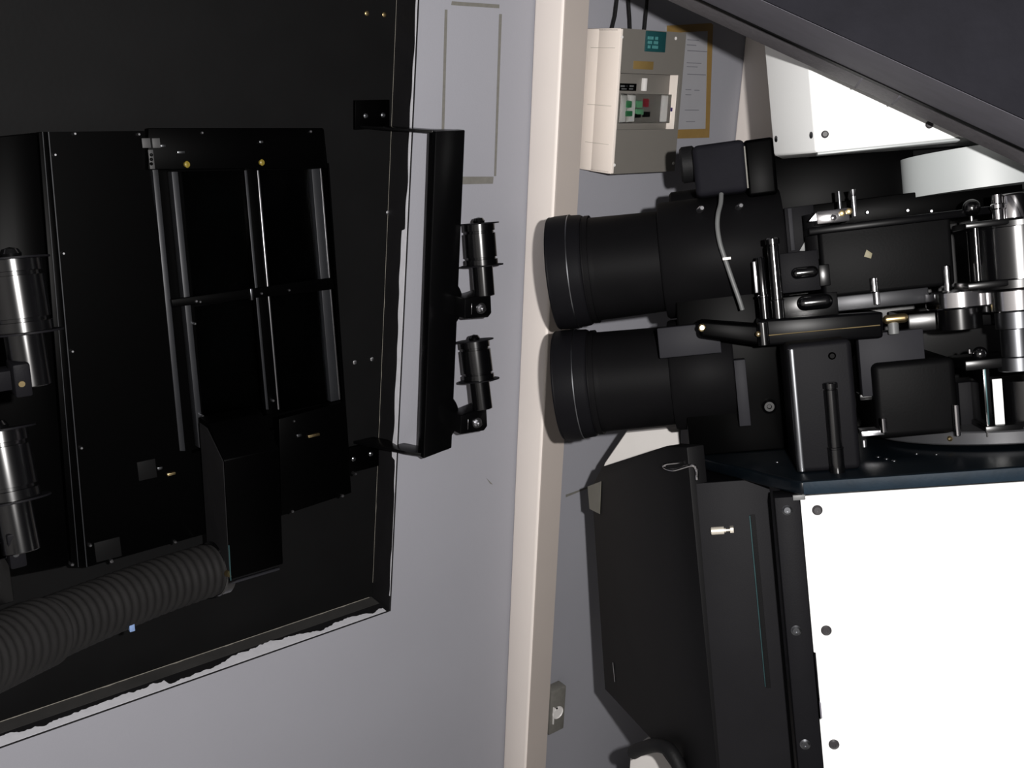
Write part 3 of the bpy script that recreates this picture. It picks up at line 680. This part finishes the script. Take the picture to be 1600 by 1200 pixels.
# ---- pale boxes behind
Yq = .20
MB().prism(P2(J, [(978, 676), (1062, 668), (1062, 745), (938, 745), (945, 724)], Yq), 1, Yq, Yq+.06, .002).solo('pale_box', 'cardboard', J, 'pale sloping box top between the lower lens and the black front housing', 'box')
pb = thing('carton', 'pale carton with a yellow taped edge at the bottom behind the black lever', 'carton', J, (J.at(1030, 1215, .22)[0], .22, J.at(1030, 1300, .22)[1]))
MB().prism(P2(J, [(985, 1185), (1010, 1168), (1090, 1160), (1090, 1330), (975, 1330)], .22), 1, .22, .27, .002).build('carton_body', 'cardboard', pb)
MB().prism(P2(J, [(1070, 1178), (1074, 1178), (1094, 1230), (1088, 1235)], .2145), 1, .2145, .2195, .0004).build('yellow_tape', 'hazard', pb)

# ---- backbone behind the mechanisms
bk = Part('projector_frame')
ztop = J.at(1400, 235, .02)[1]
xk0 = J.at(1172, 400, .10)[0]
MB().box(xk0, xcl+.9, .10, .28, zdt+.0005, J.at(1190, 262, .10)[1], .003).build('back_plate', 'satin', bk)
xk1 = J.at(1172, 240, .0)[0]
MB().box(xk1, J.at(1425, 260, 0)[0], -.02, .0995, J.at(1300, 345, -.02)[1], J.at(1300, 232, -.02)[1], .002).build('upper_block', 'port', bk)
for a, b, r in ((1207, 274, 5), (1448, 197, 3)):
    if b > 200: jscrew(a, b, -.02, r, 'screw', 'darksteel', bk)

# ---- lenses
def lens(z, xh, xb, R0, R1, label):
    l = Part('projection_lens', label)
    ax = V(1, 0, 0); p = V(xh, 0, z); Lb = xb-xh
    MB().lathe(p, ax, [(.058, R0*.93), (.066, R0*.92), (.068, R0*.905), (.08, R0*.90), (Lb, R1)], 72).build('barrel', 'black', l)
    hd = MB().lathe(p, ax, [(.012, R0*.86), (.004, R0*.985), (0, R0*.995), (-.002, R0*.985), (.010, R0*1.0), (.036, R0*1.0), (.038, R0*.985), (.054, R0*.975), (.058, R0*.95), (.06, R0*.9), (.06, R0*.5)], 72).build('hood', 'dark', l)
    MB().lathe(p, ax, [(.0345, R0*.98), (.0345, R0*1.0035), (.0362, R0*1.0035), (.0362, R0*.98)], 96).build('worn_rim', 'darksteel', hd)
    MB().lathe(p, ax, [(.03, 0), (.036, R0*.5), (.05, R0*.86), (.055, R0*.86), (.055, 0)], 48).build('front_glass', 'glass', l)
    MB().lathe(p, ax, [(.062, R0*.9), (.062, R0*.945), (.070, R0*.945), (.070, R0*.9)], 72).build('locking_ring', 'black', l)
    return l
h1 = J.at(868, 425, 0); b1 = J.at(1040, 411, 0); h2 = J.at(877, 601, 0); b2 = J.at(1050, 588, 0)
R0 = 88*h1[2]/FPX; R1 = 77*b1[2]/FPX
l1 = lens((h1[1]+b1[1])/2, h1[0], b1[0]+.03, R0, R1, 'upper of the two black projection lens barrels pointing at the window')
l2 = lens((h2[1]+b2[1])/2, h2[0], b2[0]+.03, R0*.985, R1, 'lower of the two black projection lens barrels pointing at the window')
zl1, zl2 = (h1[1]+b1[1])/2, (h2[1]+b2[1])/2
# ---- lens mount
lm = Part('lens_mount')
ym = -.085
um = MB()
xm0 = J.at(1033, 420, ym)[0]; xm1 = J.at(1232, 420, ym)[0]
um.lathe((xm0, 0, zl1), (1, 0, 0), [(0, R1*.5), (0, R1*1.14), (.004, R1*1.17), (xm1-xm0-.004, R1*1.17), (xm1-xm0, R1*1.14), (xm1-xm0, R1*.5)], 64)
um.build('upper_collar', 'black', lm)
xn0 = J.at(1048, 600, ym)[0]; xn1 = J.at(1150, 600, ym)[0]
MB().lathe((xn0, 0, zl2), (1, 0, 0), [(0, R1*.5), (0, R1*1.10), (.004, R1*1.13), (xn1-xn0-.004, R1*1.13), (xn1-xn0, R1*1.1), (xn1-xn0, R1*.5)], 64).build('lower_collar', 'black', lm)
MB().box(xn0+.02, J.at(1240, 600, ym)[0], -.07, .09, zdt+.0004, zl1-.02, .003).build('pedestal', 'port', lm)
x_, z_, s_ = J.at(1066, 335, .09); MB().cyl((x_-.02, .09, z_-.01), (x_+.06, .09, z_-.01), .052, n=40, bev=.004).build('rear_boss', 'black', lm)
jbox(1028, 508, 1126, 556, -.115, -.06, 'clamp_block', 'midgrey', lm, .002)
jbox(1151, 562, 1169, 666, -.105, -.065, 'side_strip', 'midgrey', lm, .001)
x_, z_, s_ = J.at(1202, 635, -.08); MB().lathe((x_, -.069, z_), (0, -1, 0), [(0, .012), (.012, .012), (.016, .008), (.016, .004), (.012, .003), (.012, 0)], 24).build('cap_screw', 'satin', lm)
for a, b in ((1096, 327), (1157, 323)):
    x_, z_, s_ = J.at(a, b, -.09); MB().lathe((x_-.004, -.07, z_), (.25, -.95, .1), [(0, .005), (.018, .005), (.021, .003), (.021, 0)], 14).build('set_screw', 'steel', lm)
x_, z_, s_ = J.at(988, 362, -.07)
# ---- focus motor with knob and grey cable
fm = Part('focus_motor', 'dark rounded motor box with knob and grey cable')
ymo = -.075
mx0, mz0, _ = J.at(1088, 308, ymo); mx1, mz1, _ = J.at(1163, 216, ymo)
MB().box(mx0, mx1, ymo, .05, mz0, mz1, .010, 4).build('motor_case', 'slate', fm)
MB().box(mx1-.0022, mx1+.0003, ymo+.003, ymo+.0065, mz0+.004, mz1-.012, .0005, 1).build('worn_edge', 'tapemark', fm)
MB().box(mx1-.002, J.at(1213, 260, ymo)[0], ymo+.008, .05, mz0-.01, mz1-.002, .006, 3).build('gear_case', 'port', fm)
x_, z_, s_ = J.at(1077, 257, -.02); MB().cyl((mx0-.022, -.02, z_), (mx0+.004, -.02, z_), 28*s_/FPX, n=40, bev=.004).build('knob', 'rubber', fm)
cy = [J.at(a, b, y)[:2]+(y,) for a, b, y in ((1127, 303, -.078), (1126, 318, -.09), (1122, 335, -.105), (1121, 355, -.112), (1125, 380, -.118), (1133, 405, -.12), (1145, 440, -.122), (1155, 468, -.122), (1160, 484, -.12))]
cp = catmull([V(a, c, b) for a, b, c in cy], 8)
cbo = MB().tube(cp, .0038, 12).build('cable', 'cable', fm)
x_, z_, s_ = J.at(1135, 404, -.12); MB().box(x_-.006, x_+.007, -.126, -.114, z_-.0022, z_+.002, .0006).build('cable_tie', 'offwhite', cbo)
# ---- latch shelf with pins
ls = Part('latch_arm')
ya = -.21
P_ = P2(J, [(1186, 500), (1380, 487), (1380, 528), (1188, 541)], ya)
MB().prism(P_, 1, ya, -.10, .004, 3).build('arm_plate', 'blackflat', ls)
sa = J.at(1190, 525, ya); sb_ = J.at(1375, 508, ya)
mb = MB().tube([V(sa[0], ya-.0002, sa[1]), V(sb_[0], ya-.0002, sb_[1])], .0009, 8); mb.build('seam', 'brass', ls)
MB().prism(P2(J, [(1091, 500), (1190, 507), (1190, 541), (1093, 527)], ya+.02), 1, ya+.02, -.13, .006, 3).build('tongue', 'port', ls)
jscrew(1097, 512, ya+.018, 6, 'brass_tip', 'brass', ls)
x_, z_, s_ = J.at(1185, 522, ya-.001); MB().ball((x_, ya-.001, z_), .0045, 14).build('ball_catch', 'brass', ls)
jcyl(1212, 371, 503, -.195, 11, 'upright_pin', 'gloss', ls, prof=[(0, .9), (.25, .9), (.25, 1), (.258, 1), (.266, .82), (.9, .82), (.905, .7), (.92, .7), (.925, 1), (.985, 1), (1, .85)])
jcyl(1192, 401, 500, -.165, 8, 'short_pin', 'gloss', ls, prof=[(0, 1), (.35, 1), (.36, 1.2), (.39, 1.2), (.4, .9), (.97, .9), (1, .7)])
jbox(1178, 408, 1185, 458, -.15, -.12, 'brass_lug', 'steel', ls, .001)
jbox(1220, 393, 1281, 456, -.17, -.10, 'slot_block', 'dark', ls, .0015)
def pill(px0, px1, py, rp, y, nm, m, par):
    a = J.at(px0, py, y); b = J.at(px1, py, y); r = rp*a[2]/FPX; L2 = b[0]-a[0]
    pr = [(r-r*math.cos(k*math.pi/12), r*math.sin(k*math.pi/12)) for k in range(7)]+[(L2-r+r*math.sin(k*math.pi/12), r*math.cos(k*math.pi/12)) for k in range(7)]
    return MB().lathe((a[0], y, a[1]), (1, 0, 0), pr, 28).build(nm, m, par)
pill(1236, 1279, 428, 9, -.172, 'pill_roller', 'gloss', ls)
jbox(1222, 460, 1310, 497, -.175, -.09, 'lower_slot_block', 'satin', ls, .0015)
pill(1245, 1302, 475, 12, -.178, 'pill_roller', 'gloss', ls)
pill(1379, 1420, 500, 7, -.19, 'clamp_bar', 'brass', ls)
jcyl(1396, 503, 522, -.188, 8, 'clamp_nut', 'cable', ls)
# ---- right block with pin
rb = Part('gate_block')
yb_ = -.285
bx0, _, s_ = J.at(1237, 640, yb_); bx1 = J.at(1339, 640, yb_)[0]; bzt = J.at(1290, 533, yb_)[1]
MB().box(bx0, bx1, yb_, -.12, zdt+.0003, bzt, .008, 5).build('block_body', 'dark', rb)
jcyl(1303, 597, 742, yb_-.010, 11.5, 'pin', 'gloss', rb, prof=[(0, 1), (.28, 1), (.285, 1.05), (.30, 1.05), (.305, .9), (.92, .9), (.925, .75), (.935, .75), (.94, .95), (.99, .95), (1, .8)])
jscrew(1300, 556, yb_, 6, 'bolt_hole', 'port', rb)
jbox(1344, 518, 1446, 616, -.17, -.12, 'rear_plate', 'midgrey', rb, .001)
jcyl(1245, 544, 737, yb_+.0062, 7.5, 'rounded_edge', 'darksteel', rb, bev=.001)
jcyl(1193, 503, 540, ya+.0035, 9, 'arm_corner', 'gloss', ls, bev=.001)
# ---- rotor units
def rotor(label, body, dz, main):
    return Part('film_rotor', label)
ur = rotor('upper black film rotor with chrome rollers right of the lens mount', (1280, 345, 1490, 478), 0, 1)
jbox(1282, 347, 1490, 456, -.17, .05, 'casting', 'casting', ur, .006, 3)
jbox(1262, 338, 1565, 350, -.19, .09, 'top_plate', 'blackflat', ur, .002)
jbox(1305, 456, 1452, 480, -.165, .05, 'lower_plate', 'plate', ur, .002)
jbox(1280, 413, 1297, 447, -.175, -.14, 'guide_post', 'satin', ur)
MB().lathe(V(J.at(1278, 370, -.13)[0], -.13, J.at(1278, 405, -.13)[1]), (0, 0, 1), [(0, .02), (.07, .02)], 20).build('corner_post', 'black', ur)
jbox(1228, 322, 1274, 394, -.10, -.09, 'deflector_plate', 'dark', ur, .001)
jbox(1233, 325, 1240, 392, -.105, -.101, 'deflector_edge', 'midgrey', ur, .0008)
MB().prism(P2(J, [(1262, 370), (1262, 392), (1249, 392)], -.112), 1, -.112, -.108, .0003).build('pale_triangle', 'cable', ur)
jcyl(1590, 352, 436, -.20, 70, 'sprocket_drum', 'spool', ur, n=64)
jcyl(1590, 344, 354, -.20, 74, 'drum_rim', 'satin', ur, n=64)
jcyl(1590, 434, 448, -.20, 74, 'drum_rim', 'satin', ur, n=64)
jcyl(1526, 346, 440, -.255, 4.5, 'cage_post', 'gloss', ur)
jbox(1512, 438, 1600, 449, -.262, -.18, 'cage_bar', 'satin', ur, .002)
jbox(1508, 343, 1600, 353, -.262, -.18, 'cage_bar', 'satin', ur, .002)
jcyl(1583, 302, 345, -.20, 27, 'chrome_cap', 'chrome', ur, n=48, prof=[(0, 1), (.08, 1), (.1, .95), (.9, .95), (.96, .9), (1, .8)])
jcyl(1559, 304, 343, -.215, 9, 'banjo_fitting', 'chrome', ur, prof=[(0, 1), (.4, 1), (.45, 1.25), (.6, 1.25), (.65, .9), (1, .9)])
x_, z_, s_ = J.at(1518, 325, -.19); MB().ball((x_, -.19, z_), 13.5*s_/FPX, 28).build('ball_knob', 'gloss', ur)
jcyl(1518, 336, 346, -.19, 3, 'knob_stem', 'chrome', ur)
jcyl(1500, 453, 480, -.17, 50, 'chrome_roller', 'chrome', ur, n=64, bev=.002)
jcyl(1590, 450, 484, -.20, 52, 'chrome_roller', 'chrome', ur, n=64, bev=.002)
jcyl(1500, 481, 514, -.17, 32, 'lower_hub', 'satin', ur, n=48)
jcyl(1590, 485, 512, -.20, 32, 'roller_neck', 'darksteel', ur, n=48)
jcyl(1590, 512, 556, -.20, 24, 'roller_shaft', 'darksteel', ur, n=48)
jcyl(1366, 434, 456, -.18, 6, 'chrome_post', 'chrome', ur); jcyl(1370, 456, 476, -.175, 5, 'chrome_post', 'steel', ur)
jcyl(1480, 415, 455, -.18, 6, 'chrome_post', 'chrome', ur)
jbox(1418, 482, 1600, 512, -.12, .05, 'lower_casting', 'satin', ur, .003)
lt_ = jbox(1276, 327, 1328, 348, -.20, -.15, 'latch_block', 'chrome', ur, .002)
for a, b, m in ((1302, 340, 'chrome'), (1316, 333, 'brass'), (1327, 330, 'brass')):
    x_, z_, s_ = J.at(a, b, -.202); MB().lathe((x_, -.199, z_), (0, -1, 0), [(0, .005), (.003, .005), (.004, .003), (.004, 0)], 6).build('latch_nut', m, lt_)
MB().prism(P2(J, [(1264, 346), (1276, 331), (1279, 345)], -.195), 1, -.195, -.185, .0004).build('latch_tip', 'steel', lt_)
jcyl(1334, 296, 338, -.16, 3.6, 'screw_post', 'steel', ur, prof=[(0, .9), (.75, .9), (.75, .5), (.82, .7), (1, 1.15)])
jcyl(1312, 298, 338, -.14, 2.6, 'screw_post', 'darksteel', ur)
for a, b in ((1355, 332), (1418, 329), (1455, 330)): jscrew(a, b, -.06, 3.4, 'screw', 'steel', ur)
jbox(1262, 300, 1600, 338, -.055, -.02, 'rear_rail', 'port', ur, .002)
MB().prism(P2(J, [(1354, 390), (1363, 396), (1361, 404), (1350, 401)], -.1722), 1, -.1722, -.1702, .0002).build('chipped_paint', 'chip', ur)
# lower rotor
lr = rotor('lower black film rotor with roller cage above the steel plate on the deck', (1365, 562, 1500, 705), 0, 1)
jbox(1367, 563, 1497, 682, -.19, .04, 'casting', 'casting', lr, .010, 4)
x_, z_, s_ = J.at(1560, 695, -.14)
rz0 = J.at(1500, 707, -.25)[1]; rz1 = J.at(1500, 685, -.25)[1]
rcx, rR = J.at(1562, 695, -.02)[0], .20
MB().lathe((rcx, -.02, max(rz0, zdt+.0005)), (0, 0, 1), [(0, rR-.002), (.002, rR), (rz1-rz0-.002, rR), (rz1-rz0, rR-.002)], 96).build('steel_base_plate', 'bandsteel', lr)
x_, z_, s_ = J.at(1464, 695, -.22)
MB().lathe((rcx-.11, -.02-math.sqrt(rR**2-.11**2)+.001, (rz0+rz1)/2), (-.47, -.88, 0), [(0, .0045), (.0015, .004), (.0035, .0015), (.0035, 0)], 16).build('plate_screw', 'brass', lr)
jbox(1346, 673, 1382, 681, -.20, -.16, 'foot_plate', 'steel', lr, .001)
jcyl(1380, 653, 676, -.2, 5.5, 'chrome_post', 'chrome', lr); jcyl(1350, 687, 699, -.2, 4, 'chrome_post', 'steel', lr)
jcyl(1495, 632, 681, -.205, 5.5, 'chrome_post', 'chrome', lr)
jbox(1343, 615, 1378, 625, -.16, -.12, 'side_lug', 'satin', lr)
jbox(1508, 560, 1600, 576, -.21, -.10, 'cage_top', 'satin', lr, .002)
jbox(1538, 574, 1549, 668, -.205, -.12, 'cage_post', 'gloss', lr, .0015)
jbox(1541, 576, 1543.5, 664, -.2065, -.2045, 'post_edge', 'tealedge', lr, .0005)
jbox(1540, 664, 1600, 682, -.21, -.10, 'cage_bottom', 'satin', lr, .002)
jcyl(1606, 590, 668, -.16, 42, 'cage_roller', 'gloss', lr, n=64)
jbox(1553, 592, 1568, 664, -.200, -.196, 'pale_backing', 'white', lr, .0006)
jcyl(1592, 556, 578, -.20, 30, 'shaft_collar', 'darksteel', lr, n=48)
x_, z_, s_ = J.at(1531, 553, -.2); MB().ball((x_, -.2, z_), 11.5*s_/FPX, 28).build('ball_knob', 'gloss', lr)
jcyl(1533, 563, 576, -.2, 3, 'knob_stem', 'chrome', lr)
jcyl(1515, 545, 553, -.2, 3, 'chrome_post', 'chrome', lr)
jbox(1500, 596, 1538, 690, -.13, -.06, 'rear_plate', 'dark', lr, .002)

# ---- upper white housing
YU = -.2
uh = Part('upper_housing', 'white enamelled upper housing')
u_b = J.at(1275, 238, YU); u_l = J.at(1209, 243, YU+.13)
zb0 = .5*(u_b[1]+J.at(1500, 215, YU)[1])
fp = [(u_b[0], YU), (xcl+.95, YU), (xcl+.95, .09), (u_l[0]+.012, YU+.15), (u_l[0], YU+.13)]
um2 = MB().prism(fp, 2, zb0, zb0+.62, .004, 3)
zr = J.at(1500, 215, YU)
def lowz(x): return (u_b[1]+(x-u_b[0])/(zr[0]-u_b[0])*(zr[1]-u_b[1])) if x > u_b[0] else u_b[1]+(x-u_b[0])/(u_l[0]-u_b[0])*(u_l[1]-u_b[1])
for v in um2.bm.verts:
    if v.co.z < zb0+.1: v.co.z += lowz(v.co.x)-zb0
um2.build('shell', 'white', uh)
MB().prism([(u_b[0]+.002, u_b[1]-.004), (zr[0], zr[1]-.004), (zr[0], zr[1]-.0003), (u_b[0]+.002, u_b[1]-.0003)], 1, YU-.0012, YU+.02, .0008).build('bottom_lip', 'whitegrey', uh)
for a, b in ((1289, 210), (1452, 195)): jscrew(a, b, YU, 6, 'screw', 'screwdark', uh)
fd = Vector((u_b[0]-u_l[0], -.13, 0)).normalized(); fn = Vector((fd.y, -fd.x, 0))
if fn.y > 0: fn = -fn
for t_, py in ((.1, 217), (.93, 211)):
    q = Vector((u_l[0], YU+.13, 0))+fd*t_*((V(u_b[0], YU, 0)-V(u_l[0], YU+.13, 0)).length); z_ = J.at(1214 if t_ < .5 else 1269, py, q.y)[1]
    q.z = z_; MB().lathe(q-fn*.0003, fn, [(0, .0052), (.001, .005), (.0015, .003), (.0015, 0)], 16).build('screw', 'darksteel', uh)
lx, lz, _ = J.at(1408, 265, -.02); lr_ = .17
arc = [(lx+lr_-lr_*math.cos(k), -.02-lr_*math.sin(k)*.55) for k in np.linspace(0, math.pi/2, 40)]
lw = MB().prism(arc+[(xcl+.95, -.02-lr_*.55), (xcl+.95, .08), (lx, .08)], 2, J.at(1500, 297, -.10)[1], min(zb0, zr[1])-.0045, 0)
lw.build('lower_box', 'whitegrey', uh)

# ---- slanting dark beam
YS0, YS1, YS2 = -.60, -.36, -.275
def sl(line, t, y): 
    (a, b), (c, d) = line; return J.at(a+(c-a)*t, b+(d-b)*t, y)[:2]
L3 = ((1200, 0), (1600, 183)); L2 = ((1150, 22), (1600, 233)); L1 = ((1047, 0), (1600, 264))
T0, T1 = -.75, 2.3
sbm = thing('slanting_beam', 'dark slate overhead beam with rubber edge trim slanting across the upper right', 'beam', J, (.4, -.4, .5))
a, b = sl(L3, T0, YS0), sl(L3, T1, YS0)
dd = Vector((b[0]-a[0], b[1]-a[1])).normalized(); up = Vector((-dd.y, dd.x))
if up.y < 0: up = -up
a2, b2_ = sl(L2, T0*.9, YS1), sl(L2, T1*.9, YS1)
a1, b1_ = sl(L1, T0*.6, YS2), sl(L1, T1*.75, YS2)
def proj_t(p_): return (Vector(p_)-Vector(a)).dot(dd), (Vector(p_)-Vector(a)).dot(up)
h2_ = .5*(proj_t(sl(L2, 0, YS1))[1]+proj_t(sl(L2, 1, YS1))[1]); h1_ = .5*(proj_t(sl(L1, .3, YS2))[1]+proj_t(sl(L1, 1, YS2))[1])
print('beam offsets', h2_, h1_, [proj_t(sl(L2, t, YS1)) for t in (0, 1)], [proj_t(sl(L1, t, YS2)) for t in (0, 1)])
E_m = Matrix(((dd.x, 0, up.x, a[0]), (0, 1, 0, 0), (dd.y, 0, up.y, a[1]), (0, 0, 0, 1)))
LL = (Vector(b)-Vector(a)).length
def bpart(mb, name, m):
    mb.bm.transform(E_m); return mb.build(name, m, sbm)
bpart(MB().prism([(YS0, -.0016), (YS0+.004, -.0016), (YS1, h2_), (YS1, h2_+.6), (YS0, .6)], 0, 0, LL, 0), 'front_panel', 'slate')
bpart(MB().prism([(YS0+.0045, -.0017), (YS1, h2_-.0012), (YS1, h2_+.0), (YS0+.0045, .0)], 0, .002, LL-.002, 0), 'underside_strip', 'strip')
rt = .016
bpart(MB().prism([(YS1+.001, h2_+.0), (YS2-.006, h1_), (YS2, h1_+.006), (YS2, h2_+.3), (YS1+.001, h2_+.3)], 0, .001, LL-.001, .009, 4), 'rubber_trim', 'tube')
for px, py in ((1343, 128), (1402, 155)):
    t_ = proj_t(J.at(px, py, .5*(YS1+YS2))[:2])[0]
    bpart(MB().prism([(YS1+.004, h2_-.0004), (YS2-.006, h1_-.0006), (YS2+.0003, h1_+.006), (YS2, h2_+.05), (YS1+.004, h2_+.05)], 0, t_-.0012, t_+.0012, .0004, 1), 'trim_joint', 'strip')
bpart(MB().prism([(YS1-.004, h2_-.0034), (YS1+.004, h2_-.0034), (YS1+.004, h2_+.01), (YS1-.004, h2_+.01)], 0, .001, LL-.001, 0), 'groove', 'port')
